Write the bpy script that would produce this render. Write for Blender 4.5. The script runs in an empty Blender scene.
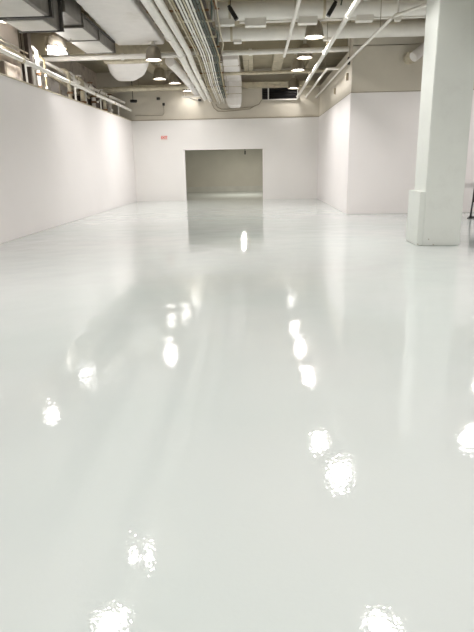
import bpy, bmesh, math, random
from mathutils import Vector, Matrix
random.seed(7)
C = bpy.context.scene.collection
PI = math.pi

# ------------------------------------------------------------------ materials
def mat(name, col, rough=0.6, metal=0.0, var=0.06, scale=2.5, bump=0.0, bscale=30, coat=0.0, spec=None,
        stain=None, stain_amt=0.0, stain_scale=1.2, stretch=(1, 1, 1)):
    m = bpy.data.materials.new(name); m.use_nodes = True
    nt = m.node_tree; b = nt.nodes['Principled BSDF']
    b.inputs['Roughness'].default_value = rough; b.inputs['Metallic'].default_value = metal
    if coat: b.inputs['Coat Weight'].default_value = coat; b.inputs['Coat Roughness'].default_value = 0.03
    if spec is not None: b.inputs['Specular IOR Level'].default_value = spec
    geo = nt.nodes.new('ShaderNodeNewGeometry')
    mp = nt.nodes.new('ShaderNodeMapping'); mp.inputs['Scale'].default_value = stretch
    nt.links.new(geo.outputs['Position'], mp.inputs['Vector'])
    n = nt.nodes.new('ShaderNodeTexNoise'); n.inputs['Scale'].default_value = scale; n.inputs['Detail'].default_value = 4
    nt.links.new(mp.outputs['Vector'], n.inputs['Vector'])
    r = nt.nodes.new('ShaderNodeValToRGB'); r.color_ramp.elements[0].position = .3; r.color_ramp.elements[1].position = .7
    a = [max(0, c * (1 - var)) for c in col]; d = [min(1, c * (1 + var)) for c in col]
    r.color_ramp.elements[0].color = (*a, 1); r.color_ramp.elements[1].color = (*d, 1)
    nt.links.new(n.outputs['Fac'], r.inputs['Fac'])
    out = r.outputs['Color']
    if stain:
        n2 = nt.nodes.new('ShaderNodeTexNoise'); n2.inputs['Scale'].default_value = stain_scale; n2.inputs['Detail'].default_value = 8
        n2.inputs['Roughness'].default_value = .65
        nt.links.new(mp.outputs['Vector'], n2.inputs['Vector'])
        r2 = nt.nodes.new('ShaderNodeValToRGB'); r2.color_ramp.elements[0].position = .52; r2.color_ramp.elements[1].position = .68
        r2.color_ramp.elements[0].color = (0, 0, 0, 1); r2.color_ramp.elements[1].color = (stain_amt,) * 3 + (1,)
        nt.links.new(n2.outputs['Fac'], r2.inputs['Fac'])
        mx = nt.nodes.new('ShaderNodeMixRGB'); mx.inputs['Color2'].default_value = (*stain, 1)
        nt.links.new(r2.outputs['Color'], mx.inputs['Fac']); nt.links.new(out, mx.inputs['Color1']); out = mx.outputs['Color']
    nt.links.new(out, b.inputs['Base Color'])
    if bump:
        n3 = nt.nodes.new('ShaderNodeTexNoise'); n3.inputs['Scale'].default_value = bscale
        nt.links.new(geo.outputs['Position'], n3.inputs['Vector'])
        bp = nt.nodes.new('ShaderNodeBump'); bp.inputs['Strength'].default_value = bump; bp.inputs['Distance'].default_value = .01
        nt.links.new(n3.outputs['Fac'], bp.inputs['Height']); nt.links.new(bp.outputs['Normal'], b.inputs['Normal'])
    return m

def emit(name, col, s):
    m = bpy.data.materials.new(name); m.use_nodes = True; nt = m.node_tree
    b = nt.nodes['Principled BSDF']; b.inputs['Base Color'].default_value = (.8, .8, .8, 1)
    b.inputs['Emission Color'].default_value = (*col, 1); b.inputs['Emission Strength'].default_value = s
    return m

WALL = mat('white_wall_paint', (.88, .845, .835), .55, var=.015, scale=.8, bump=.05, bscale=60)
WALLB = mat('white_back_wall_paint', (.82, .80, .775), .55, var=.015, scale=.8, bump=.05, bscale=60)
BEIGE = mat('beige_upper_wall_paint', (.66, .61, .52), .75, var=.05, scale=1.2, bump=.1)
SLAB = mat('concrete_ceiling_paint', (.40, .35, .25), .85, var=.12, scale=1.5, bump=.3, bscale=14)
COLM = mat('column_paint', (.735, .765, .725), .5, var=.02, scale=1.5, bump=.06, stain=(.45, .45, .42), stain_amt=.12, stain_scale=2.5)
PIPE = mat('white_pipe_paint', (.86, .83, .77), .45, var=.05, scale=3)
PIPED = mat('dusty_cream_pipe_paint', (.60, .54, .41), .55, var=.12, scale=6, stain=(.35, .27, .17), stain_amt=.5, stain_scale=5)
WRAP = mat('white_duct_wrap', (.86, .82, .79), .55, var=.03, scale=4, stain=(.40, .34, .22), stain_amt=.25, stain_scale=.9)
GALV = mat('galvanised_duct_steel', (.19, .175, .155), .42, metal=.55, var=.18, scale=5, stretch=(1, 1, .4))  # darkened steel: the shaded gap beside the duct is put into its colour
GALVL = mat('bright_underside_duct_steel', (.66, .64, .60), .5, metal=.15, var=.06, scale=3)  # lighter copy of the duct steel, bright undersides put into the colour
DARK = mat('dark_duct_flange', (.05, .045, .04), .6, var=.2)
BLACK = mat('black_paint', (.012, .011, .011), .4, var=.2)
DOME = mat('spun_aluminium_shade', (.36, .32, .26), .36, metal=.6, var=.08, scale=8)
NECK = mat('lamp_neck_paint', (.66, .63, .56), .5)
ROD = mat('hanger_rod_steel', (.38, .33, .25), .5, metal=.4, var=.1)
GREEN = mat('green_conduit_paint', (.05, .07, .05), .5, var=.2)
RUST = mat('rusty_clamp', (.22, .12, .06), .8, var=.3, scale=20)
BRASS = mat('ochre_conduit', (.45, .37, .22), .5, var=.15, scale=8)
BACKING = mat('grimy_service_wall', (.60, .53, .46), .85, var=.2, scale=1.1, stain=(.13, .09, .07), stain_amt=.85, stain_scale=1.3)
PAN = mat('pale_service_panel', (.72, .68, .63), .7, var=.08, stain=(.4, .3, .22), stain_amt=.5, stain_scale=3)
BROWN = mat('dark_brown_gap_shade', (.10, .075, .06), .7, var=.3, scale=3)
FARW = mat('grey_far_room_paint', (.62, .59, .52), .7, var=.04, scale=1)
FRAME = mat('louver_frame_paint', (.68, .66, .62), .45)
SLAT = mat('dark_louver_metal', (.03, .028, .03), .3, metal=.5, var=.2)
REDM = mat('red_sign_letters', (.80, .13, .09), .5, var=.03)
SIGN = mat('pale_sign_face', (.80, .66, .62), .5, var=.02)
LENS = emit('lamp_glow', (1, .97, .92), 14)
FLOODM = emit('flood_glow', (1, .97, .95), 11)

# floor: glossy white epoxy with a slight ripple
FLOOR = bpy.data.materials.new('glossy_white_epoxy'); FLOOR.use_nodes = True
nt = FLOOR.node_tree; b = nt.nodes['Principled BSDF']
geo = nt.nodes.new('ShaderNodeNewGeometry')
n = nt.nodes.new('ShaderNodeTexNoise'); n.inputs['Scale'].default_value = .35; n.inputs['Detail'].default_value = 3
nt.links.new(geo.outputs['Position'], n.inputs['Vector'])
r = nt.nodes.new('ShaderNodeValToRGB'); r.color_ramp.elements[0].position = .35; r.color_ramp.elements[1].position = .65
r.color_ramp.elements[0].color = (.52, .572, .555, 1); r.color_ramp.elements[1].color = (.555, .585, .575, 1)
nt.links.new(n.outputs['Fac'], r.inputs['Fac']); nt.links.new(r.outputs['Color'], b.inputs['Base Color'])
b.inputs['Roughness'].default_value = .02; b.inputs['IOR'].default_value = 1.5
w = nt.nodes.new('ShaderNodeTexNoise'); w.inputs['Scale'].default_value = 1.6; w.inputs['Detail'].default_value = 1.5
f = nt.nodes.new('ShaderNodeTexNoise'); f.inputs['Scale'].default_value = 38; f.inputs['Detail'].default_value = 2
nt.links.new(geo.outputs['Position'], w.inputs['Vector']); nt.links.new(geo.outputs['Position'], f.inputs['Vector'])
b1 = nt.nodes.new('ShaderNodeBump'); b1.inputs['Strength'].default_value = 1; b1.inputs['Distance'].default_value = .006
b2 = nt.nodes.new('ShaderNodeBump'); b2.inputs['Strength'].default_value = 1; b2.inputs['Distance'].default_value = .00045
nt.links.new(w.outputs['Fac'], b1.inputs['Height']); nt.links.new(f.outputs['Fac'], b2.inputs['Height'])
nt.links.new(b1.outputs['Normal'], b2.inputs['Normal']); nt.links.new(b2.outputs['Normal'], b.inputs['Normal'])

# ------------------------------------------------------------------ geometry helpers
def box(bm, x0, x1, y0, y1, z0, z1, bev=0.0):
    vs = [bm.verts.new(p) for p in ((x0,y0,z0),(x1,y0,z0),(x1,y1,z0),(x0,y1,z0),(x0,y0,z1),(x1,y0,z1),(x1,y1,z1),(x0,y1,z1))]
    fs = [bm.faces.new([vs[i] for i in q]) for q in ((3,2,1,0),(4,5,6,7),(0,1,5,4),(1,2,6,5),(2,3,7,6),(3,0,4,7))]
    if bev:
        es = list({e for fc in fs for e in fc.edges})
        bmesh.ops.bevel(bm, geom=es, offset=bev, segments=2, affect='EDGES')
    return bm

def tube(bm, pts, r, seg=12):
    pts = [Vector(p) for p in pts]; rings = []
    for i, p in enumerate(pts):
        if i == 0: t = pts[1] - p
        elif i == len(pts) - 1: t = p - pts[-2]
        else: t = ((p - pts[i-1]).normalized() + (pts[i+1] - p).normalized())
        t.normalize(); up = Vector((0, 0, 1)) if abs(t.z) < .95 else Vector((0, 1, 0))
        a = t.cross(up).normalized(); c = a.cross(t)
        k = r
        rings.append([bm.verts.new(p + (a * math.cos(2*PI*j/seg) + c * math.sin(2*PI*j/seg)) * k) for j in range(seg)])
    for A, B in zip(rings, rings[1:]):
        for j in range(seg):
            bm.faces.new((A[j], A[(j+1) % seg], B[(j+1) % seg], B[j]))
    bm.faces.new(rings[0][::-1]); bm.faces.new(rings[-1])
    return bm

def lathe(bm, prof, c, seg=28, caps=True):
    rings = []
    for (r, z) in prof:
        rings.append([bm.verts.new((c[0] + r*math.cos(2*PI*j/seg), c[1] + r*math.sin(2*PI*j/seg), c[2] + z)) for j in range(seg)])
    for A, B in zip(rings, rings[1:]):
        for j in range(seg): bm.faces.new((A[j], A[(j+1) % seg], B[(j+1) % seg], B[j]))
    if caps and prof[0][0] > 1e-4: bm.faces.new(rings[0][::-1])
    if caps and prof[-1][0] > 1e-4: bm.faces.new(rings[-1])
    return bm

def loft(bm, secs):
    rings = [[bm.verts.new(p) for p in s] for s in secs]
    k = len(rings[0])
    for A, B in zip(rings, rings[1:]):
        for j in range(k): bm.faces.new((A[j], A[(j+1) % k], B[(j+1) % k], B[j]))
    bm.faces.new(rings[0][::-1]); bm.faces.new(rings[-1])
    return bm

def rrect(y, x0, x1, z0, z1, r=.1, n=4):
    """rounded rectangle section in the plane at y"""
    out = []
    for cx, cz, a0 in ((x1-r, z1-r, 0), (x0+r, z1-r, 90), (x0+r, z0+r, 180), (x1-r, z0+r, 270)):
        for i in range(n+1):
            a = math.radians(a0 + 90*i/n); out.append((cx + r*math.cos(a), y, cz + r*math.sin(a)))
    return out

def obj(name, bm, m, parent=None, smooth=False):
    bmesh.ops.remove_doubles(bm, verts=bm.verts, dist=1e-5)
    bmesh.ops.recalc_face_normals(bm, faces=bm.faces)
    if parent is not None: bmesh.ops.translate(bm, verts=bm.verts, vec=-world_loc(parent))
    me = bpy.data.meshes.new(name); bm.to_mesh(me); bm.free()
    me.materials.append(m)
    if smooth:
        for p in me.polygons: p.use_smooth = True
        me.set_sharp_from_angle(angle=math.radians(40))
    o = bpy.data.objects.new(name, me); C.objects.link(o); o.parent = parent
    return o

def world_loc(o):
    v = Vector(o.location)
    while o.parent: o = o.parent; v += Vector(o.location)
    return v

def tag(o, label, cat, group=None):
    o['label'] = label; o['category'] = cat
    if group: o['group'] = group
    return o

def thing(name, label, cat, loc, group=None):
    o = bpy.data.objects.new(name, None); C.objects.link(o); o.location = loc; o.empty_display_size = .1
    return tag(o, label, cat, group)

def struct(name, bm, m):
    o = obj(name, bm, m); o['kind'] = 'structure'; return o

def B(*a, **k): return box(bmesh.new(), *a, **k)
def T(*a, **k): return tube(bmesh.new(), *a, **k)

# ------------------------------------------------------------------ measured layout (metres)
XL, XR, YB, YF = -5.38, 2.785, 25.1, 16.95
ZW, ZC = 3.457, 5.45
X_FAR_L, X_FAR_R, Y_REAR = -6.8, 8.6, -5.0
D0, D1, DZ = -3.139, .372, 2.21       # opening in the back wall

# ------------------------------------------------------------------ setting
struct('floor', B(X_FAR_L-.2, X_FAR_R+.2, Y_REAR-.2, 34.4, -.12, 0), FLOOR)
bm = B(X_FAR_L-.2, X_FAR_R+.2, Y_REAR-.2, YB+.3, ZC, ZC+.25)
for x in (-5.6, -4.1, -2.6, -1.25, -.22, .92, 2.3, 3.7, 5.2, 6.7):      # downstand ribs of the slab
    for (y0, y1) in ((-4.6, 1), (1.6, 7.0), (7.6, 12.4), (18.45, 24.7)):
        if y0 > 18 and x in (-.22, .92): continue
        box(bm, x-.19, x+.19, y0, y1, ZC-.17, ZC)
struct('ceiling', bm, SLAB)
struct('wall_left', B(XL-.14, XL, Y_REAR, YB, 0, ZW, bev=.008), WALL)
bm = B(XL-.16, XL+.012, Y_REAR, YB, ZW, ZW+.03)
struct('trim_1', bm, PIPED)
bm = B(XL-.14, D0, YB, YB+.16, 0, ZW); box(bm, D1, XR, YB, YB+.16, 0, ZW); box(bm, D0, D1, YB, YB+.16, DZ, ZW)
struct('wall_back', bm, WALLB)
struct('wall_back_upper', B(X_FAR_L, X_FAR_R+.2, YB+.03, YB+.2, ZW, ZC), BEIGE)
struct('trim_2', B(XL, XR, YB-.012, YB+.04, ZW, ZW+.035), ROD)
struct('wall_right', B(XR, X_FAR_R, YF, YB+.2, 0, ZW, bev=.01), WALL)
struct('wall_right_upper', B(XR+.02, X_FAR_R, YF+.02, YB+.2, ZW+.022, 4.69), BEIGE)
struct('trim_3', B(XR+.01, X_FAR_R, YF+.01, YB+.1, ZW, ZW+.022), ROD)
struct('wall_far_left', B(X_FAR_L-.2, X_FAR_L, Y_REAR, YB+.2, 0, ZC), BACKING)
struct('wall_far_right', B(X_FAR_R, X_FAR_R+.2, Y_REAR, YF, 0, ZC), WALL)
struct('wall_rear', B(X_FAR_L-.2, X_FAR_R+.2, Y_REAR-.2, Y_REAR, 0, ZC), WALL)
struct('baseboard_right', B(XR-.012, X_FAR_R, YF-.015, YF, 0, .085, bev=.004), WALL)
struct('trim_4', B(4.9, X_FAR_R, YF-.07, YF, .84, 1.0, bev=.008), WALL)      # rail on the right wall
# jambs of the opening
bm = B(D0-.03, D0+.025, YB-.012, YB+.2, 0, DZ+.03); box(bm, D1-.02, D1+.02, YB-.012, YB+.2, 0, DZ+.02)
box(bm, D0-.03, D1+.02, YB-.012, YB+.2, DZ-.015, DZ+.03)
struct('trim_5', bm, WALL)
# the dim room beyond the opening
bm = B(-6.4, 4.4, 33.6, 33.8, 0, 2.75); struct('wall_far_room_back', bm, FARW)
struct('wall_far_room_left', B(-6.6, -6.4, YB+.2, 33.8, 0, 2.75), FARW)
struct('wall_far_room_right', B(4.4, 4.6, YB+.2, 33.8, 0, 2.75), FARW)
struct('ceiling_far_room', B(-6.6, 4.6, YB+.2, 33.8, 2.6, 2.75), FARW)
struct('baseboard_far_room', B(-6.4, 4.4, 33.575, 33.6, 0, .3), mat('pale_kick_paint', (.6, .59, .54), .6))

# concrete cross beams
def beam(y0, y1, z0, label, x0=X_FAR_L, x1=X_FAR_R, m=SLAB):
    tag(obj('concrete_beam', B(x0, x1, y0, y1, z0, ZC, bev=.012), m), label, 'beam')
beam(17.95, 18.35, 4.86, 'beige concrete ceiling beam over the front edge of the right wall block')
beam(12.5, 12.95, 5.1, 'beige concrete ceiling beam above the near white overhead pipe')
beam(7.1, 7.5, 5.0, 'beige concrete ceiling beam overhead nearest the camera')
tag(obj('concrete_beam', B(XR+.02, X_FAR_R, YF+.02, 17.9, 4.715, ZC), BEIGE), 'short beige beam resting on top of the right wall block', 'beam')

for x, l in ((-.22, 'left'), (.92, 'right')):
    tag(obj('ceiling_rib', B(x-.19, x+.19, 18.4, 24.7, ZC-.19, ZC, bev=.01), PIPED), 'pale ceiling rib over the louver end of the room, %s one of two' % l, 'rib', 'pale ceiling ribs')
# ------------------------------------------------------------------ column
col = thing('column', 'square white painted column standing on the glossy floor at right', 'column', (3.42, 10.5, 0))
obj('shaft', B(3.08, 3.763, 10.16, 10.91, 0, ZC, bev=.012), COLM, col)
bm = B(2.985, 3.079, 10.165, 10.93, 0, .98, bev=.01)
obj('corner_guard', bm, COLM, col)
bm = bmesh.new()
for (x, z) in ((3.19, .11), (3.28, .012), (3.0, .02)):
    tube(bm, [(x, 10.159 if x > 3.05 else 10.164, z+.012), (x, 10.14 if x > 3.05 else 10.145, z+.012)], .009, 8)
obj('anchor_bolt', bm, ROD, col)

# ------------------------------------------------------------------ dome lamps
def make_lamp(label):
    t = thing('dome_lamp', label, 'lamp', (0, 0, 0), 'dome pendant lamps under the ceiling')
    prof = [(.205, .0), (.207, .012), (.202, .04), (.193, .09), (.184, .155), (.165, .215), (.130, .265), (.08, .292), (.045, .298),
            (.04, .292), (.122, .258), (.157, .208), (.176, .152), (.185, .088), (.194, .038), (.199, .012), (.199, .004), (.205, 0)]
    obj('lamp_shade', lathe(bmesh.new(), prof, (0, 0, 0), caps=False), DOME, t, True)
    obj('neck', lathe(bmesh.new(), [(.04, .29), (.042, .31), (.042, .36), (.03, .375), (.0001, .377)], (0, 0, 0), 16), NECK, t, True)
    obj('lens', lathe(bmesh.new(), [(.0001, .028), (.19, .034), (.19, .040), (.0001, .044)], (0, 0, 0), 24), LENS, t, True)
    bm = tube(bmesh.new(), [(0, 0, .37), (0, 0, .672)], .007, 6)
    obj('hanger_rod', bm, ROD, t)
    bm = bmesh.new(); box(bm, -.11, .11, -.03, .03, .38, .40)
    obj('bracket', bm, NECK, t)
    return t
lamp0 = make_lamp('x')
def copy_tree(o, parent=None):
    c = o.copy(); C.objects.link(c); c.parent = parent
    for ch in o.children: copy_tree(ch, c)
    return c
ld = bpy.data.lights.new('lamp_light', 'AREA'); ld.shape = 'DISK'; ld.size = .27; ld.energy = 46; ld.color = (1, .965, .955); ld.spread = math.radians(150)
ld_far = ld.copy(); ld_far.energy = 3.5       # the two lamps right at the back wall are dimmer
ld_dim = ld.copy(); ld_dim.energy = 18
LAMPS = [
 (1.521, 15.10, 'dome lamp lit at upper right, largest and nearest of the right row in view'),
 (1.521, 17.84, 'dome lamp of the right row seen half hidden behind the white cross pipe'),
 (1.489, 20.03, 'small dome lamp of the right row just below the white cross pipe'),
 (1.65, 24.55, 'smallest farthest dome lamp of the right row in front of the dark louver'),
 (-2.91, 17.15, 'large dome lamp hanging beside the white wrapped duct at upper left'),
 (-3.42, 21.19, 'small shaded dome lamp left of its twin below the thick duct'),
 (-3.02, 22.3, 'small dome lamp just right of the shaded one, in front of the beige upper wall'),
 (-2.80, 24.6, 'farthest left row dome lamp, rim peeking under the round duct by the back wall'),
 (-5.19, 15.59, 'dome lamp above the left partition beside the brilliant floodlight'),
 (-5.26, 12.7, 'dome lamp above the left partition tucked over the grey duct'),
 (1.38, 11.25, 'dome lamp above the frame, reflected as the small upper spot of the right pair'),
 (1.66, 9.80, 'dome lamp above the frame, reflected as the big lower spot of the right pair'),
 (-1.89, 7.49, 'dome lamp above the frame reflected as round glare on the near left floor'),
 (-2.00, 6.03, 'dome lamp above the frame reflected at the bottom left edge of the floor'),
 (1.66, 6.02, 'dome lamp above the frame reflected at the bottom right edge of the floor'),
 (4.80, 11.38, 'dome lamp above the frame to the right of the column'),
 (5.2, 6.5, 'added fill dome lamp out of frame at far right in front of the column'),  # unseen lamps from here on, continuing the rows, added for fill light
 (5.2, 1.5, 'added fill dome lamp out of frame behind the camera at right'),
 (-2.0, 1.8, 'added fill dome lamp out of frame behind the camera at left'),
 (1.6, 1.8, 'added fill dome lamp out of frame behind the camera in the middle row'),
 (-2.0, -2.4, 'added fill dome lamp out of frame near the rear wall at left'),
 (1.6, -2.4, 'added fill dome lamp out of frame near the rear wall in the middle'),
 (6.4, 14.6, 'added fill dome lamp out of frame before the right wall block'),
]
lamps = [lamp0] + [copy_tree(lamp0) for _ in LAMPS[1:]]
for t, (x, y, lab) in zip(lamps, LAMPS):
    t.scale = (1.15, 1.15, 1.32); t.location = (x, y, 4.49 if y == 17.15 else 4.56); t['label'] = lab
    lo = bpy.data.objects.new('lamp_light', ld_far if y > 24 else ld_dim if x < -5 or y == 11.38 else ld); C.objects.link(lo); lo.parent = t; lo.location = (0, 0, .022)

for ch in lamps[4].children:
    if ch.name.startswith('hanger_rod'): ch.scale.z = .59       # this lamp hangs from the wrapped duct

# floodlight above the left partition
fl = thing('floodlight', 'brilliant white floodlight glaring above the left partition under the duct', 'light', (-5.0, 15.0, 4.25))
def quad(y0, y1, pts): return loft(bmesh.new(), [[(x, y0, z) for x, z in pts], [(x, y1, z) for x, z in pts]])
obj('housing', quad(14.99, 15.12, [(-5.27, 4.30), (-4.70, 4.29), (-4.78, 4.42), (-5.0, 4.54), (-5.25, 4.55)]), GALV, fl)
obj('bulb_panel', quad(14.95, 14.985, [(-5.24, 4.32), (-5.0, 4.30), (-4.74, 4.31), (-4.82, 4.41), (-5.02, 4.51), (-5.22, 4.52)]), FLOODM, fl)
obj('yoke', T([(-5.3, 15.05, 4.42), (-5.3, 15.05, 4.75), (-4.64, 15.05, 4.75), (-4.64, 15.05, 4.42)], .012, 8), ROD, fl)
obj('hanger_rod', T([(-4.97, 15.05, 4.75), (-4.97, 15.05, ZC)], .012, 8), ROD, fl)
la = bpy.data.lights.new('flood_light', 'AREA'); la.shape = 'RECTANGLE'; la.size = .5; la.size_y = .2; la.energy = 40; la.color = (1, .97, .95)
lo = bpy.data.objects.new('flood_light', la); C.objects.link(lo); lo.parent = fl; lo.location = (-.1, .14, .18); lo.rotation_euler = (math.radians(80), 0, math.radians(26))

# far room lamp
fr = thing('round_ceiling_light', 'small round ceiling light in the dim room, mirrored on the floor', 'light', (-.62, 29.2, 2.5))
obj('base', lathe(bmesh.new(), [(.14, 2.53), (.15, 2.6), (.0001, 2.6)], (-.62, 29.2, 0)), NECK, fr, True)
obj('diffuser', lathe(bmesh.new(), [(.0001, 2.49), (.08, 2.5), (.12, 2.52), (.13, 2.535), (.0001, 2.54)], (-.62, 29.2, 0)), LENS, fr, True)
lf = bpy.data.lights.new('far_room_light', 'AREA'); lf.shape = 'DISK'; lf.size = .2; lf.energy = 120; lf.color = (1, .95, .86)
lo = bpy.data.objects.new('far_room_light', lf); C.objects.link(lo); lo.parent = fr; lo.location = (0, 0, -.02)
ds = thing('door_sensor', 'small black sensor hanging under the head of the opening', 'sensor', (-.43, YB+.1, DZ-.25))
obj('stem', T([(-.43, YB+.1, DZ), (-.43, YB+.1, DZ-.1)], .012, 8), BLACK, ds)
obj('housing', B(-.46, -.40, YB+.07, YB+.13, DZ-.25, DZ-.09, bev=.01), BLACK, ds)

# ------------------------------------------------------------------ pipes that cross the room
def pipe(name, label, pts, r, m=PIPE, cat='pipe', group=None, rods=(), collars=(), couple=PIPE, seg=14, cr=1.35, rodm=ROD):
    base = Vector(pts[0]); t = thing(name, label, cat, base, group)
    obj('pipe_run' if 'pipe' in name or 'duct' in name else 'tube', T(pts, r, seg=seg), m, t, True)
    for p in rods:
        obj('hanger_rod', T([(p[0], p[1], p[2]), (p[0], p[1], ZC)], .008, 6), rodm, t)
    for (p, d) in collars:
        p = Vector(p); d = Vector(d)
        obj('coupling', T([p - d, p + d], r*cr, seg=seg), couple, t, True)
    return t

YE, ZE = 17.5, 4.67
pipe('cross_pipe', 'long white pipe crossing the whole ceiling behind the nearest lamps', [(-6.8, YE, ZE-.02), (XR+.0, YE, ZE+.05)], .07,
     rods=[(-6.6, YE, ZE), (-4.95, YE, ZE), (-.3, YE, ZE), (.75, YE, ZE), (2.3, YE, ZE)],
     collars=[((-3.9, YE, ZE), (.04, 0, 0)), ((-.1, YE, ZE+.03), (.05, 0, 0))])

def bigpipe(y, z, r, x0, x1, label, blocks):
    t = thing('overhead_duct', label, 'duct', (x0, y, z))
    obj('duct_run', T([(x0, y, z), (x1, y, z)], r, seg=28), PIPE, t, True)
    for (a, c, dz) in blocks:
        obj('bracket', B(a, c, y-.10, y+.12, z-r-dz, z-r+.06, bev=.008), PIPE, t)
    for x in (x0+.5, x0+2.7, x1-.6):
        obj('band', T([(x-.03, y, z), (x+.03, y, z)], r*1.04, seg=28), PIPED, t, True)
        obj('hanger_rod', T([(x, y, z+r*.9), (x, y, ZC)], .012, 6), ROD, t)
    return t
bigpipe(14.25, 5.0, .20, -1.05, 8.4, 'fat white duct crossing overhead at the very top of the picture', [(-.9, -.45, .10), (-.2, .3, .14), (1.05, 1.5, .12), (2.4, 2.8, .1)])
bigpipe(16.35, 4.965, .19, -1.1, 8.4, 'second fat white duct crossing just behind the nearest right lamp', [(-.55, -.33, .05), (1.9, 2.2, .04)])
box_d = thing('overhead_beam_box', 'low white boxed beam crossing above the second fat duct', 'beam', (0, 15.3, 5.1))
obj('box', B(-1.1, 8.4, 15.25, 15.45, 5.28, ZC, bev=.01), PIPE, box_d)
obj('vent_grille', B(-.72, .05, 15.2, 15.26, 5.18, 5.3, bev=.008), DARK, box_d)

pipe('strut_pipe', 'thin white strut pipe above the nearest right lamp, reaching behind the column', [(-.35, 15.1, 4.96), (8.4, 15.1, 4.98)], .035,
     rods=[(.2, 15.1, 4.96), (2.3, 15.1, 4.96), (3.3, 15.1, 4.97)], collars=[((1.52, 15.1, 4.965), (.16, 0, 0))])
pipe('cross_pipe', 'slim cream cross pipe farther back, just above the small right lamps', [(-2.3, 21.9, 4.78), (XR, 21.9, 4.82)], .055, PIPED,
     rods=[(-.2, 21.9, 4.8), (1.9, 21.9, 4.8)])
tag(obj('ledger_beam', B(-5.3, XR, 24.72, YB+.03, 4.66, 4.88, bev=.02), PIPED), 'cream ledger beam along the top of the beige back wall', 'beam')
pipe('cross_pipe', 'cream cross pipe behind the left dome lamps along the beige wall', [(-6.8, 23.2, 4.50), (-2.56, 23.2, 4.56)], .09, PIPED, rods=[(-4.6, 23.2, 4.5), (-3.4, 23.2, 4.5)])

# pipes running along the room, right side
pipe('sprinkler_pipe', 'white pipe running lengthwise, steepest one left of the right lamps', [(.905, 8, 4.62), (.905, 17.7, 4.60)], .04,
     rods=[(.905, 10, 4.62), (.905, 13.2, 4.62)], collars=[((.905, 13.9, 4.61), (0, .06, 0))])
pipe('sprinkler_pipe', 'thick white lengthwise pipe running past the right lamps to the back wall', [(1.86, 7, 4.3), (1.86, YB, 4.28)], .05,
     rods=[(1.86, 10.5, 4.3), (1.86, 15.2, 4.3), (1.86, 20, 4.3)], collars=[((1.86, 12.0, 4.3), (0, .1, 0)), ((1.86, 15.6, 4.3), (0, .05, 0)), ((1.86, YB-.03, 4.28), (0, .03, 0))])
pipe('sprinkler_pipe', 'white lengthwise pipe running nearest the right wall block', [(2.80, 12.3, 4.32), (2.68, 16.9, 4.3), (2.66, YB, 4.27)], .033,
     rods=[(2.78, 13.3, 4.31), (2.68, 16.7, 4.3)], collars=[((2.66, YB-.03, 4.27), (0, .03, 0))])
pipe('sprinkler_pipe', 'thin elbowed pipe between the thick pipe and the right wall', [(2.62, 18.25, 4.31), (2.26, 18.22, 4.31), (2.24, 18.5, 4.31), (2.22, YB, 4.28)], .035,
     rods=[(2.24, 18.6, 4.31)], collars=[((2.22, YB-.03, 4.28), (0, .03, 0))])
pipe('sprinkler_pipe', 'short white pipe slanting up to the column top', [(2.86, 12.35, 4.36), (3.6, 11.1, 4.38)], .033, rods=[(3.3, 11.6, 4.37)])
v = thing('pipe_hanger', 'white hanger rod with square clamp above the right hand pipe', 'hanger', (3.2, 13.6, 4.9))
obj('rod', T([(3.2, 13.5, 4.62), (3.2, 13.5, ZC)], .02, 8), PIPE, v, True); obj('clamp', B(3.13, 3.27, 13.44, 13.56, 4.52, 4.68, bev=.01), PIPE, v)
v = thing('pipe_hanger', 'white V shaped pipe brace at the top edge right of the thick pipe', 'hanger', (2.1, 11.2, 4.4))
obj('rod', T([(1.99, 11.3, 5.2), (2.07, 11.3, 4.5), (2.2, 11.3, 4.62), (2.28, 11.3, ZC)], .035, 8), PIPE, v, True)
obj('clamp', B(2.02, 2.14, 11.25, 11.37, 4.4, 4.55, bev=.02), PIPE, v)
for (y, z, l) in ((17.6, 3.98, 'small dark clip on the beige upper wall near its corner'), (20.2, 3.9, 'farther small dark clip on the beige side wall'), (17.4, 4.38, 'dark bracket holding the pipe at the wall corner')):
    tag(obj('wall_clip', B(XR-.045, XR+.03, y-.05, y+.05, z-.1, z+.1, bev=.008), ROD if z < 4.2 else DARK), l, 'clip')
st = thing('stub_pipe', 'thick white stub pipe poking out of the beige wall beside the column', 'pipe', (4.45, 16.97, 4.35))
obj('pipe_run', T([(4.42, 16.6, 4.3), (4.75, 16.75, 4.55), (5.5, 16.8, 5.0)], .135, seg=24), WRAP, st, True)
obj('collar', T([(4.40, 16.72, 4.32), (4.40, 16.96, 4.34)], .165, seg=24), PIPED, st, True)
obj('bracket', B(5.2, 5.3, 16.7, 16.97, 4.7, 4.9), PIPE, st)

# spotlights and cable
def spot(x, y, z, tilt, label):
    t = thing('spotlight', label, 'spotlight', (x, y, z), 'black spotlights near the ceiling')
    d = Vector((math.sin(tilt), -.15, -math.cos(tilt)))
    p = Vector((x, y, z))
    obj('can', T([p - d*.15, p + d*.15], .05, seg=16), BLACK, t, True)
    obj('cap', T([p - d*.20, p - d*.14], .035, seg=16), BLACK, t, True)
    obj('stem', T([p - d*.12, (x - d.x*.12, y + .02, ZC)], .01, 6), BLACK, t)
spot(-.46, 13.8, 4.84, .55, 'black spotlight hanging at the top left of the white ducts')
spot(1.77, 13.8, 4.86, -.55, 'black spotlight hanging right of the nearest right lamp')
tag(obj('green_cable', T([(2.02, 13.9, ZC), (2.02, 13.9, 5.1), (1.99, 13.85, 4.97)], .022, 8), GREEN, smooth=True), 'short green cable dangling right of the black spotlight', 'cable')

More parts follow.
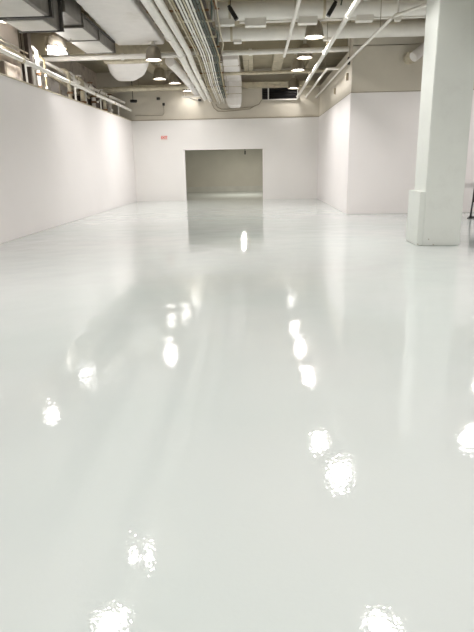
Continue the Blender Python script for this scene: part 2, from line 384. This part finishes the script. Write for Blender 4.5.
# ------------------------------------------------------------------ central pipe and conduit bundle
pipe('bundle_pipe', 'thickest white pipe on the left edge of the ceiling conduit bundle', [(-1.80, 6, 4.24), (-1.84, 14.6, 4.24), (-1.93, 17.0, 4.24), (-2.07, 24.3, 4.22)], .088,
     rods=[(-1.8, 9.4, 4.3), (-1.86, 14.6, 4.3)], collars=[((-1.84, 13.0, 4.24), (0, .05, 0)), ((-1.86, 15.1, 4.24), (0, .16, 0)), ((-1.975, 19.4, 4.233), (0, .07, 0)), ((-2.03, 22.2, 4.24), (0, .07, 0))], cr=1.2)
pipe('bundle_pipe', 'flat topped second white pipe beside the thickest one', [(-1.60, 6, 4.24), (-1.63, 14.6, 4.24), (-1.73, 17.2, 4.24), (-1.88, 24.9, 4.2)], .07,
     rods=[(-1.6, 11.4, 4.3)], collars=[((-1.755, 18.5, 4.233), (0, .06, 0)), ((-1.805, 21.0, 4.22), (0, .06, 0))], cr=1.2)
specs = [(-1.46, .016, PIPED, 'thin cream conduit right beside the second thick pipe'),
         (-1.405, .016, BRASS, 'thin ochre conduit, second from the thick pipes'),
         (-1.335, .02, PIPE, 'white conduit, third from the thick pipes'),
         (-1.275, .02, PIPE, 'white conduit, fourth from the thick pipes'),
         (-1.215, .018, PIPED, 'cream conduit in the middle of the bundle'),
         (-1.16, .022, PIPE, 'bright white conduit, second to the left of the dark green pair'),
         (-1.095, .02, PIPE, 'white conduit beside the dark green pair'),
         (-1.035, .018, GREEN, 'dark green conduit, left one of its pair'),
         (-.975, .022, GREEN, 'dark green conduit, right one of its pair'),
         (-.915, .016, BRASS, 'ochre conduit on the right edge of the bundle')]
for i, (x, r, m, lab) in enumerate(specs):
    x2 = x - .19 - .02*(9-i)*.3
    pts = [(x, 6, 4.27), (x, 14.5 + .15*i, 4.27), (x - .05, 16.6, 4.28), (x2 + .04, 20.5, 4.24), (x2, 24.95 if i < 7 else 23.6, 4.15)]
    if i in (3, 6): pts += [(x2, YB-.02, 4.08)]
    pipe('conduit', lab, pts, r, m, 'conduit', 'conduits of the ceiling bundle', seg=8,
         collars=[((x, 9.5 + .4*((i*3) % 7), 4.27), (0, .035, 0)), ((x, 12.4 + .37*((i*5) % 7), 4.27), (0, .035, 0))], couple=m, cr=1.5)
YS = [11.4, 12.2, 13.6, 14.7, 15.8, 16.85, 18.6, 19.5, 20.5, 21.7, 22.9, 24.1]
tag(obj('gap_shade_tray', B(-1.50, -.90, 6, 17.3, 4.44, 4.50, bev=.01), BROWN), 'dark tray-shaped sheet added to darken the gaps of the conduit bundle', 'tray')  # dark sheet added so the gaps between conduits read as shade
pipe('gap_shade_pipe', 'near black pipe shape standing in for the shaded gap between the wrapped duct and the thick bundle pipe', [(-2.38, 6, 5.0), (-2.38, 17.3, 5.0)], .10, BROWN, rods=[(-2.38, 9.5, 5.05), (-2.38, 14.8, 5.05)])  # gap shadow built as a dark pipe shape; no real pipe here
names = ['nearest', 'second nearest', 'third nearest', 'fourth nearest', 'fifth nearest', 'sixth nearest', 'seventh nearest', 'eighth nearest', 'ninth nearest', 'tenth nearest', 'eleventh nearest', 'farthest']
for k, y in enumerate(YS):
    s = min(1, max(0, (y-15)/6))*.2
    t = thing('trapeze_strut', 'short metal trapeze strut under the conduit bundle, %s of its row' % names[k], 'bracket', (-1.5, y, 4.3), 'trapeze struts of the conduit bundle')
    obj('channel', B(-2.02-s, -.84-s, y-.02, y+.02, 4.315, 4.35), PIPED if k % 3 else RUST, t)
    for x in (-1.99-s, -.87-s): obj('hanger_rod', T([(x, y, 4.33), (x, y, ZC)], .007, 6), ROD, t)
for (x, y, lab) in ((-1.33, 13.1, 'rusty clamp block among the conduits near the top'), (-1.30, 16.4, 'rusty clamp block where the conduits cross the white pipe')):
    tag(obj('clamp_block', B(x-.10, x+.10, y-.05, y+.05, 4.285, 4.33), RUST), lab, 'clamp')
tag(obj('cable_tangle', T([(-.93, 12.0, 5.1), (-.86, 12.6, 4.7), (-.95, 13.2, 4.45), (-.84, 14.0, 4.5), (-.92, 15.2, 4.36), (-1.0, 16.5, 4.42), (-1.02, 18.2, 4.32)], .03, 8), GREEN, smooth=True), 'sagging dark green cable on the right flank of the conduit bundle', 'cable')
tag(obj('cable_tangle', T([(-.78, 12.25, ZC), (-.78, 12.3, 4.9), (-.80, 14.2, 4.58), (-.80, 15.6, 4.55), (-.98, 17.4, 4.52)], .02, 8), PIPED, smooth=True), 'loose cream cable right of the green one', 'cable')
tag(obj('cable_tangle', T([(-.88, 12.4, 5.0), (-.80, 13.0, 4.75), (-.78, 13.6, 4.9)], .02, 8), RUST, smooth=True), 'short rusty brown cable at the top of the bundle', 'cable')
# dark cluttered boxes right of the bundle in the back
for (x0, x1, y0, z0, z1, lab) in ((-1.5, -1.25, 21.5, 4.35, 4.75, 'small dark junction box beside the bundle halfway back'), (-1.48, -1.26, 23.4, 4.3, 4.62, 'small dark junction box beside the bundle near the back wall'), (-1.34, -1.2, 19.5, 4.45, 4.75, 'nearest dark junction box right of the bundle')):
    t = thing('junction_box', lab, 'box', (x0, y0, z0))
    obj('case', B(x0, x1, y0, y0+.2, z0, z1, bev=.01), DARK, t); obj('hanger_rod', T([((x0+x1)/2, y0+.1, z1), ((x0+x1)/2, y0+.1, ZC)], .01, 6), ROD, t)

# conduit loops on the back wall
tag(obj('wall_conduit', T([(-1.66, 25.08, 4.08), (-1.60, 25.06, 3.95), (-1.42, 25.05, 3.86), (-.9, 25.05, 3.86), (-.1, 25.05, 3.92), (.2, 25.05, 4.02), (.32, 25.05, 4.2)], .018, 8), ROD, smooth=True), 'thin conduit looping below the white drop duct on the beige wall', 'conduit')
tag(obj('wall_conduit', T([(-1.85, 25.07, 4.15), (-1.75, 25.06, 3.92), (-1.58, 25.05, 3.78), (-1.3, 25.05, 3.76), (-.2, 25.05, 3.84), (.05, 25.05, 3.98)], .018, 8), ROD, smooth=True), 'lower conduit loop under the first on the beige wall', 'conduit')
tag(obj('wall_conduit', T([(-5.2, 25.07, 3.68), (-4.0, 25.07, 3.66), (-3.93, 25.07, 3.75), (-3.93, 25.07, 4.1)], .014, 8), ROD, smooth=True), 'thin bent conduit on the beige wall above the exit sign', 'conduit')
tag(obj('small_wall_box', B(-3.98, -3.88, 25.04, 25.12, 4.06, 4.17, bev=.008), DARK), 'tiny dark box on top of the bent conduit', 'box')
tag(obj('small_wall_box', B(-4.22, -4.08, 25.04, 25.12, 4.3, 4.4, bev=.008), DARK), 'tiny dark box under the cross pipe left of the lamps', 'box')
tag(obj('small_wall_box', B(-2.42, -2.28, 25.02, 25.12, 4.2, 4.3, bev=.008), DARK), 'tiny dark pipe cap at the end of the round duct', 'box')

# drop duct: along the ceiling and down the back wall
t = thing('drop_duct', 'white rectangular duct dropping down the beige back wall', 'duct', (-.86, 24.3, 3.86))
bm = B(-1.2, -.52, 19.4, 24.15, 4.85, 5.28, bev=.02); obj('horizontal_run', bm, WRAP, t)
secs = []
for (y0, y1, z0, z1) in ((24.15, 24.9, 4.9, 5.28),):
    pass
bm = bmesh.new()
loft(bm, [[(x, y, z) for (x, y, z) in ((-1.2, 24.1, z), (-.52, 24.1, z), (-.52, 24.68, z), (-1.2, 24.68, z))] for z in (5.28, 4.2)] + [[(-1.1, 24.16, 3.93), (-.56, 24.16, 3.93), (-.56, 24.7, 3.93), (-1.1, 24.7, 3.93)], [(-1.02, 24.25, 3.86), (-.62, 24.25, 3.86), (-.62, 24.65, 3.86), (-1.02, 24.65, 3.86)]])
obj('vertical_run', bm, WRAP, t)
for z in (4.35, 4.62): obj('seam', B(-1.21, -.51, 24.09, 24.69, z, z+.02), PIPED, t)
for y in (20.6, 22.4): obj('seam', B(-1.215, -.505, y, y+.03, 4.84, 5.285), PIPED, t)
obj('bracket', B(-1.0, -.7, 24.66, YB+.025, 4.3, 4.36), ROD, t)

# round duct behind the left lamps
pipe('round_duct', 'round white duct running to the back behind the left lamps', [(-2.58, 18.1, 4.62), (-2.42, 19.6, 4.5), (-2.36, 22.6, 4.45), (-2.36, 24.0, 4.44)], .15, WRAP, 'duct',
     rods=[(-2.55, 19.6, 4.6), (-2.42, 22.6, 4.55)], collars=[((-2.39, 21.2, 4.47), (0, .03, 0)), ((-2.36, 23.9, 4.44), (0, .1, 0))], couple=WRAP, seg=24, cr=1.08)
pipe('strut_pipe', 'short white strut under the end of the round duct', [(-2.95, 23.6, 4.22), (-1.9, 23.6, 4.26)], .035, rods=[(-2.88, 23.6, 4.25)])
pipe('strut_pipe', 'short slanting pipe left of the bundle against the beige wall', [(-2.85, 23.65, 4.25), (-2.42, YB+.02, 4.22)], .03, rods=[(-2.8, 23.8, 4.25)])

# louver on the back wall
t = thing('wall_louver', 'wide black louver in a pale frame high on the back wall', 'vent', (1.08, 25.0, 4.18))
obj('backing', B(.34, 1.84, 25.06, 25.14, 4.22, 4.78), SLAT, t)
bm = B(.60, 1.88, 24.99, 25.05, 4.17, 4.21); box(bm, .60, 1.88, 24.99, 25.05, 4.79, 4.83); box(bm, .58, .63, 24.99, 25.05, 4.17, 4.83); box(bm, 1.84, 1.88, 24.99, 25.05, 4.17, 4.83)
obj('frame', bm, FRAME, t)
bm = bmesh.new()
for k in range(6):
    z = 4.25 + k*.088
    loft(bm, [[(x, 24.995, z), (x, 25.055, z+.05), (x, 25.06, z+.045), (x, 25.0, z-.005)] for x in (.36, 1.84)])
obj('blades', bm, SLAT, t)

# exit sign
t = thing('exit_sign', 'small red lettered exit sign on the back wall left of the opening', 'sign', (-3.98, 25.06, 2.62))
obj('plate', B(-4.12, -3.84, 25.065, 25.102, 2.64, 2.83, bev=.006), SIGN, t)
cu = bpy.data.curves.new('letters', 'FONT'); cu.body = 'EXIT'; cu.size = .14; cu.extrude = .004; cu.align_x = 'CENTER'; cu.align_y = 'CENTER'; cu.offset = .004
tmp = bpy.data.objects.new('letters_source', cu); C.objects.link(tmp)
bpy.context.view_layer.update()
me = bpy.data.meshes.new_from_object(tmp.evaluated_get(bpy.context.evaluated_depsgraph_get()))
bpy.data.objects.remove(tmp); me.materials.clear(); me.materials.append(REDM)
lt = bpy.data.objects.new('lettering', me); C.objects.link(lt); lt.parent = t; lt.location = (0, 0, .115); lt.rotation_euler = (PI/2, 0, 0)
lt['label'] = 'red EXIT letters'

# ------------------------------------------------------------------ ducts at upper left
t = thing('wrapped_duct', 'broad white wrapped duct running lengthwise at upper left', 'duct', (-3.2, 12, 5.0))
secs = []
y = 6.0; k = 0
while y < 17.8:
    w = .018 if k % 2 else 0.0
    secs.append(rrect(y, -3.86 - w - .04*(y-13), -2.64 + w, 5.0 - w*.3, 5.40, .06)); y += .29; k += 1
obj('duct_run', loft(bmesh.new(), secs), WRAP, t)
for y in (9, 13.4, 17.2): obj('hanger_rod', T([(-3.2, y, 5.36), (-3.2, y, ZC)], .012, 6), ROD, t)
t = thing('duct_elbow', 'rounded white duct elbow hanging below the end of the wrapped duct', 'duct', (-4.1, 19, 4.4))
bm = loft(bmesh.new(), [rrect(17.98, -4.55, -3.22, 4.55, 5.2, .2), rrect(18.5, -4.62, -3.3, 4.42, 5.1, .26), rrect(19.4, -4.8, -3.55, 4.38, 5.1, .28), rrect(20.3, -4.9, -3.95, 4.40, 5.05, .28), rrect(20.8, -4.8, -4.15, 4.5, 4.95, .2)])
obj('elbow', bm, WRAP, t, True)
obj('collar', loft(bmesh.new(), [rrect(17.86, -4.58, -3.2, 4.6, 5.2, .12), rrect(17.98, -4.6, -3.18, 4.56, 5.22, .12)]), PIPED, t)
obj('hanger_rod', T([(-4.2, 19.3, 5.05), (-4.2, 19.3, ZC)], .012, 6), ROD, t)

t = thing('grey_duct', 'grey galvanised duct with pale underside beside the wrapped duct', 'duct', (-4.4, 15.4, 4.7))
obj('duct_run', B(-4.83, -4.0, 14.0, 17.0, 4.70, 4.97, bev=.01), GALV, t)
for (y0, y1) in ((14.06, 15.3), (15.4, 16.92)): obj('bright_underside_sheet', B(-4.79, -4.05, y0, y1, 4.688, 4.70), GALVL, t)
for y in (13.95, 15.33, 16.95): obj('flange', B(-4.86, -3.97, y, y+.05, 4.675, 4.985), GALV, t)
obj('side_flange', B(-4.0, -3.96, 14.05, 16.95, 4.93, 4.98), DARK, t)
obj('hanger_rod', T([(-4.4, 15.6, 4.97), (-4.4, 15.6, ZC)], .014, 6), ROD, t)

t = thing('branch_duct', 'stepped grey branch duct with pale underside at the top left corner', 'duct', (-4.6, 11.3, 4.35))
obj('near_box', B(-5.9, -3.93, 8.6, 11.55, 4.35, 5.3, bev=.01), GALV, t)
obj('bright_underside_sheet', B(-5.85, -4.02, 8.7, 11.5, 4.338, 4.35), GALVL, t)
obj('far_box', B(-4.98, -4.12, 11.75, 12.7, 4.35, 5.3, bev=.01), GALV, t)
obj('bright_underside_sheet', B(-4.93, -4.17, 11.8, 12.64, 4.338, 4.35), GALVL, t)
obj('riser', B(-4.9, -4.0, 12.77, 13.94, 4.72, 5.35, bev=.01), GALV, t)
obj('flange', B(-5.95, -3.88, 11.55, 11.66, 4.33, 5.34), DARK, t)
obj('flange', B(-5.02, -4.06, 12.68, 12.76, 4.33, 5.36), DARK, t)
obj('flange', B(-5.0, -4.06, 11.66, 11.76, 4.345, 5.32), DARK, t)
for (x, y) in ((-5.4, 9.5), (-4.5, 12.2)): obj('hanger_rod', T([(x, y, 5.28), (x, y, ZC)], .014, 6), ROD, t)

# ------------------------------------------------------------------ above the left partition
t = thing('rail_pipe', 'long white rail pipe running above the left partition wall', 'pipe', (-5.2, 9, 3.9))
obj('pipe_run', T([(-5.24, 7, 3.93), (-5.24, 15.6, 3.87), (-5.24, 24.4, 3.84)], .05, seg=16), PIPE, t, True)
for y in (7.6, 10.4, 13.25, 16.4, 19.0, 21.6): obj('coupling', T([(-5.24, y-.05, 3.9-.006*(y-10)), (-5.24, y+.05, 3.9-.006*(y-10))], .06, seg=16), PIPED, t, True)
for y in (9.0, 11.9, 13.9, 14.35, 17.6, 20.4, 23.0): obj('post', B(-5.45, -5.415, y-.02, y+.02, ZW+.03, 3.93), PIPE, t); 
for y in (9.0, 11.9, 13.9, 14.35, 17.6, 20.4, 23.0): obj('arm', B(-5.45, -5.2, y-.015, y+.015, 3.86-.004*(y-14), 3.90-.004*(y-14)), PIPE, t)
for i, (x, z, lab) in enumerate(((-5.62, 4.28, 'highest'), (-5.68, 4.21, 'second highest'), (-5.60, 4.14, 'second lowest'), (-5.66, 4.07, 'lowest'))):
    pipe('conduit', 'thin cream conduit at the left edge over the rail pipe, %s of four' % lab, [(x, 8, z), (x, 14.6, z)], .018, BRASS if i % 2 else PIPED, 'conduit', 'conduits above the left partition', seg=8, rods=[(x, 10.5 + .1*i, z), (x, 14.2 + .08*i, z)])
tag(obj('dark_post', B(-5.85, -5.62, 14.7, 14.92, 0, ZC, bev=.01), BROWN), 'dark vertical post above the left partition beside the floodlight', 'post')
# service wall behind the partition: panels, pilasters, vertical pipes
def panel(y0, y1, z0, z1, x, m, label, name='tall_cabinet', d=None):
    z0 = 0; d = x - X_FAR_L
    t = thing(name, label, 'panel', (x, y0, z0)); obj('case', B(x-d+.002, x, y0, y1, z0, z1, bev=.012), m, t)
    obj('rim', B(x-.01, x+.015, y0+.04, y0+.07, z0+.05, z1-.05), PIPED, t)
    obj('handle', B(x, x+.03, y0+.12, y0+.15, z1-.75, z1-.55), ROD, t)
panel(11.0, 13.6, 2.4, 4.9, -6.5, BROWN, 'dark wide service cabinet above the left partition at the picture edge')
panel(13.7, 14.5, 2.4, 4.15, -6.4, BROWN, 'dark brown service cabinet above the left partition')
panel(15.0, 16.0, 2.4, 4.2, -6.4, BACKING, 'grimy service cabinet right of the dark post')
panel(16.6, 18.6, 2.4, 4.75, -6.5, PAN, 'large pale stained cabinet under the floodlight glare')
panel(19.0, 20.1, 2.4, 4.55, -6.4, PAN, 'pale cabinet behind the upright pipe cluster')
panel(22.3, 24.6, 2.4, 4.2, -6.2, BROWN, 'dark brown cabinet in the far left corner above the partition')
panel(20.6, 21.7, 2.4, 4.0, -6.2, BROWN, 'dark narrow cabinet left of the far corner one')
vp = [(-5.75, 15.55), (-5.8, 16.2), (-5.7, 17.9), (-5.75, 18.6), (-5.7, 19.2), (-5.8, 19.9), (-5.7, 20.5), (-5.75, 21.1), (-5.65, 21.8), (-5.7, 22.7)]
order = ['nearest', 'second', 'third', 'fourth', 'fifth', 'sixth', 'seventh', 'eighth', 'ninth', 'farthest']
for i, (x, y) in enumerate(vp):
    r = (.05, .03, .07, .035, .09, .04, .08, .05, .07, .1)[i]; m = (PIPE, BRASS, PIPED, PIPE, PIPED, PIPE, PAN, BROWN, PIPED, PAN)[i]
    zt = (4.5, 4.4, 4.3, 4.35, 4.25, 4.3, 4.2, 4.25, 4.2, 4.1)[i]
    pipe('upright_pipe', 'upright service pipe above the left partition, %s in the row of ten' % order[i], [(x, y, 0), (x, y, zt), (x - .10, y + .01, zt + .10), (x - .30, y + .02, zt + .12)], r, m, 'pipe', 'upright service pipes behind the left partition',
         collars=[((x, y, 3.62 + .07*(i % 4)), (0, 0, .03)), ((x, y, 3.95 + .05*(i % 3)), (0, 0, .03))], couple=PIPE if i % 2 else RUST, cr=1.3)
for i, (y, z, lab) in enumerate(((18.3, 4.12, 'white valve with a small wheel at the head of the pipe cluster'), (19.5, 4.08, 'second white valve farther along the pipe cluster'), (20.8, 4.02, 'third white valve near the duct elbow'), (22.0, 4.0, 'farthest valve of the pipe cluster over the partition'))):
    t = thing('valve', lab, 'valve', (-5.55, y, z), 'valves above the left partition')
    obj('body', T([(-5.6, y-.16, z), (-5.6, y+.16, z)], .06, seg=14), PIPE, t, True)
    obj('stem', T([(-5.6, y, z), (-5.5, y, z+.18)], .018, 8), ROD, t)
    bm = bmesh.new(); pts = [(-5.5 + .08*math.cos(a*PI/8), y + .08*math.sin(a*PI/8), z+.18) for a in range(17)]; tube(bm, pts, .012, 6)
    obj('wheel', bm, RUST if i % 2 else PIPE, t, True)
    obj('branch', T([(-5.6, y+.1, z), (-5.85, y+.1, z), (-6.1, y+.1, z-.02)], .03, seg=10), PIPED, t, True)
tag(obj('service_pipe', T([(-5.95, 13, 4.45), (-5.9, 17.5, 4.4), (-5.75, 19, 4.22), (-5.6, 22.8, 4.18), (-5.6, 24.9, 4.2)], .05, 12), PIPE, smooth=True), 'white bent pipe sloping above the upright pipes', 'pipe')
tag(obj('service_pipe', T([(-6.05, 14.95, 4.2), (-6.0, 17.0, 4.15), (-5.85, 18.3, 3.98), (-5.85, 20.5, 3.9)], .035, 12), PIPED, smooth=True), 'thin cream hose curving behind the upright pipes', 'pipe')
t = thing('security_camera', 'small black camera hanging in the far left corner', 'camera', (-4.95, 23.6, 4.12))
obj('housing', T([(-5.05, 23.65, 4.12), (-4.8, 23.55, 4.1)], .06, 12), BLACK, t, True)
obj('stem', T([(-4.95, 23.61, 4.14), (-4.95, 23.61, ZC)], .012, 6), DARK, t)

# ------------------------------------------------------------------ black stand at the right edge
t = thing('folding_stand', 'black folding stand on the floor at the right edge behind the column', 'stand', (6.1, 15.0, 0))
for (x0, x1, y) in ((5.765, 5.835, 14.98), (6.45, 6.38, 14.98)): obj('leg', T([(x0, y, .018), (x1, y+.02, .88)], .02, 10), BLACK, t, True)
for (x0, x1) in ((5.765, 5.835), (6.45, 6.38)): obj('leg', T([(x0+.14 if x0 < 6 else x0, 15.3, .018), (x1, 15.04, .86)], .02, 10), BLACK, t, True)
obj('foot_bar', T([(5.69, 14.98, .02), (6.52, 14.98, .02)], .016, 10), BLACK, t, True)
obj('foot_bar', T([(5.85, 15.3, .02), (6.52, 15.3, .02)], .016, 10), BLACK, t, True)
obj('panel', B(5.805, 6.385, 14.985, 15.01, .43, .90, bev=.006), BLACK, t)

# ------------------------------------------------------------------ camera, world, view
cam = bpy.data.cameras.new('camera'); co = bpy.data.objects.new('camera', cam); C.objects.link(co)
cam.sensor_fit = 'VERTICAL'; cam.sensor_height = 24; cam.lens = 24 * 543.82 / 632; cam.clip_end = 200
pitch, yaw, roll = .2701, .0368, -.0194
F = Vector((-math.sin(yaw)*math.cos(pitch), math.cos(yaw)*math.cos(pitch), -math.sin(pitch)))
R0 = Vector((math.cos(yaw), math.sin(yaw), 0)); U0 = R0.cross(F)
R = math.cos(roll)*R0 + math.sin(roll)*U0; U = -math.sin(roll)*R0 + math.cos(roll)*U0
M = Matrix((R, U, -F)).transposed().to_4x4(); M.translation = Vector((0, 0, 1.5)); co.matrix_world = M
bpy.context.scene.camera = co
wd = bpy.data.worlds.new('world'); bpy.context.scene.world = wd; wd.use_nodes = True
wd.node_tree.nodes['Background'].inputs['Color'].default_value = (.9, .92, 1, 1); wd.node_tree.nodes['Background'].inputs['Strength'].default_value = .1
vs = bpy.context.scene.view_settings
vs.view_transform = 'Standard'; vs.look = 'None'; vs.gamma = 1; vs.exposure = 0.42
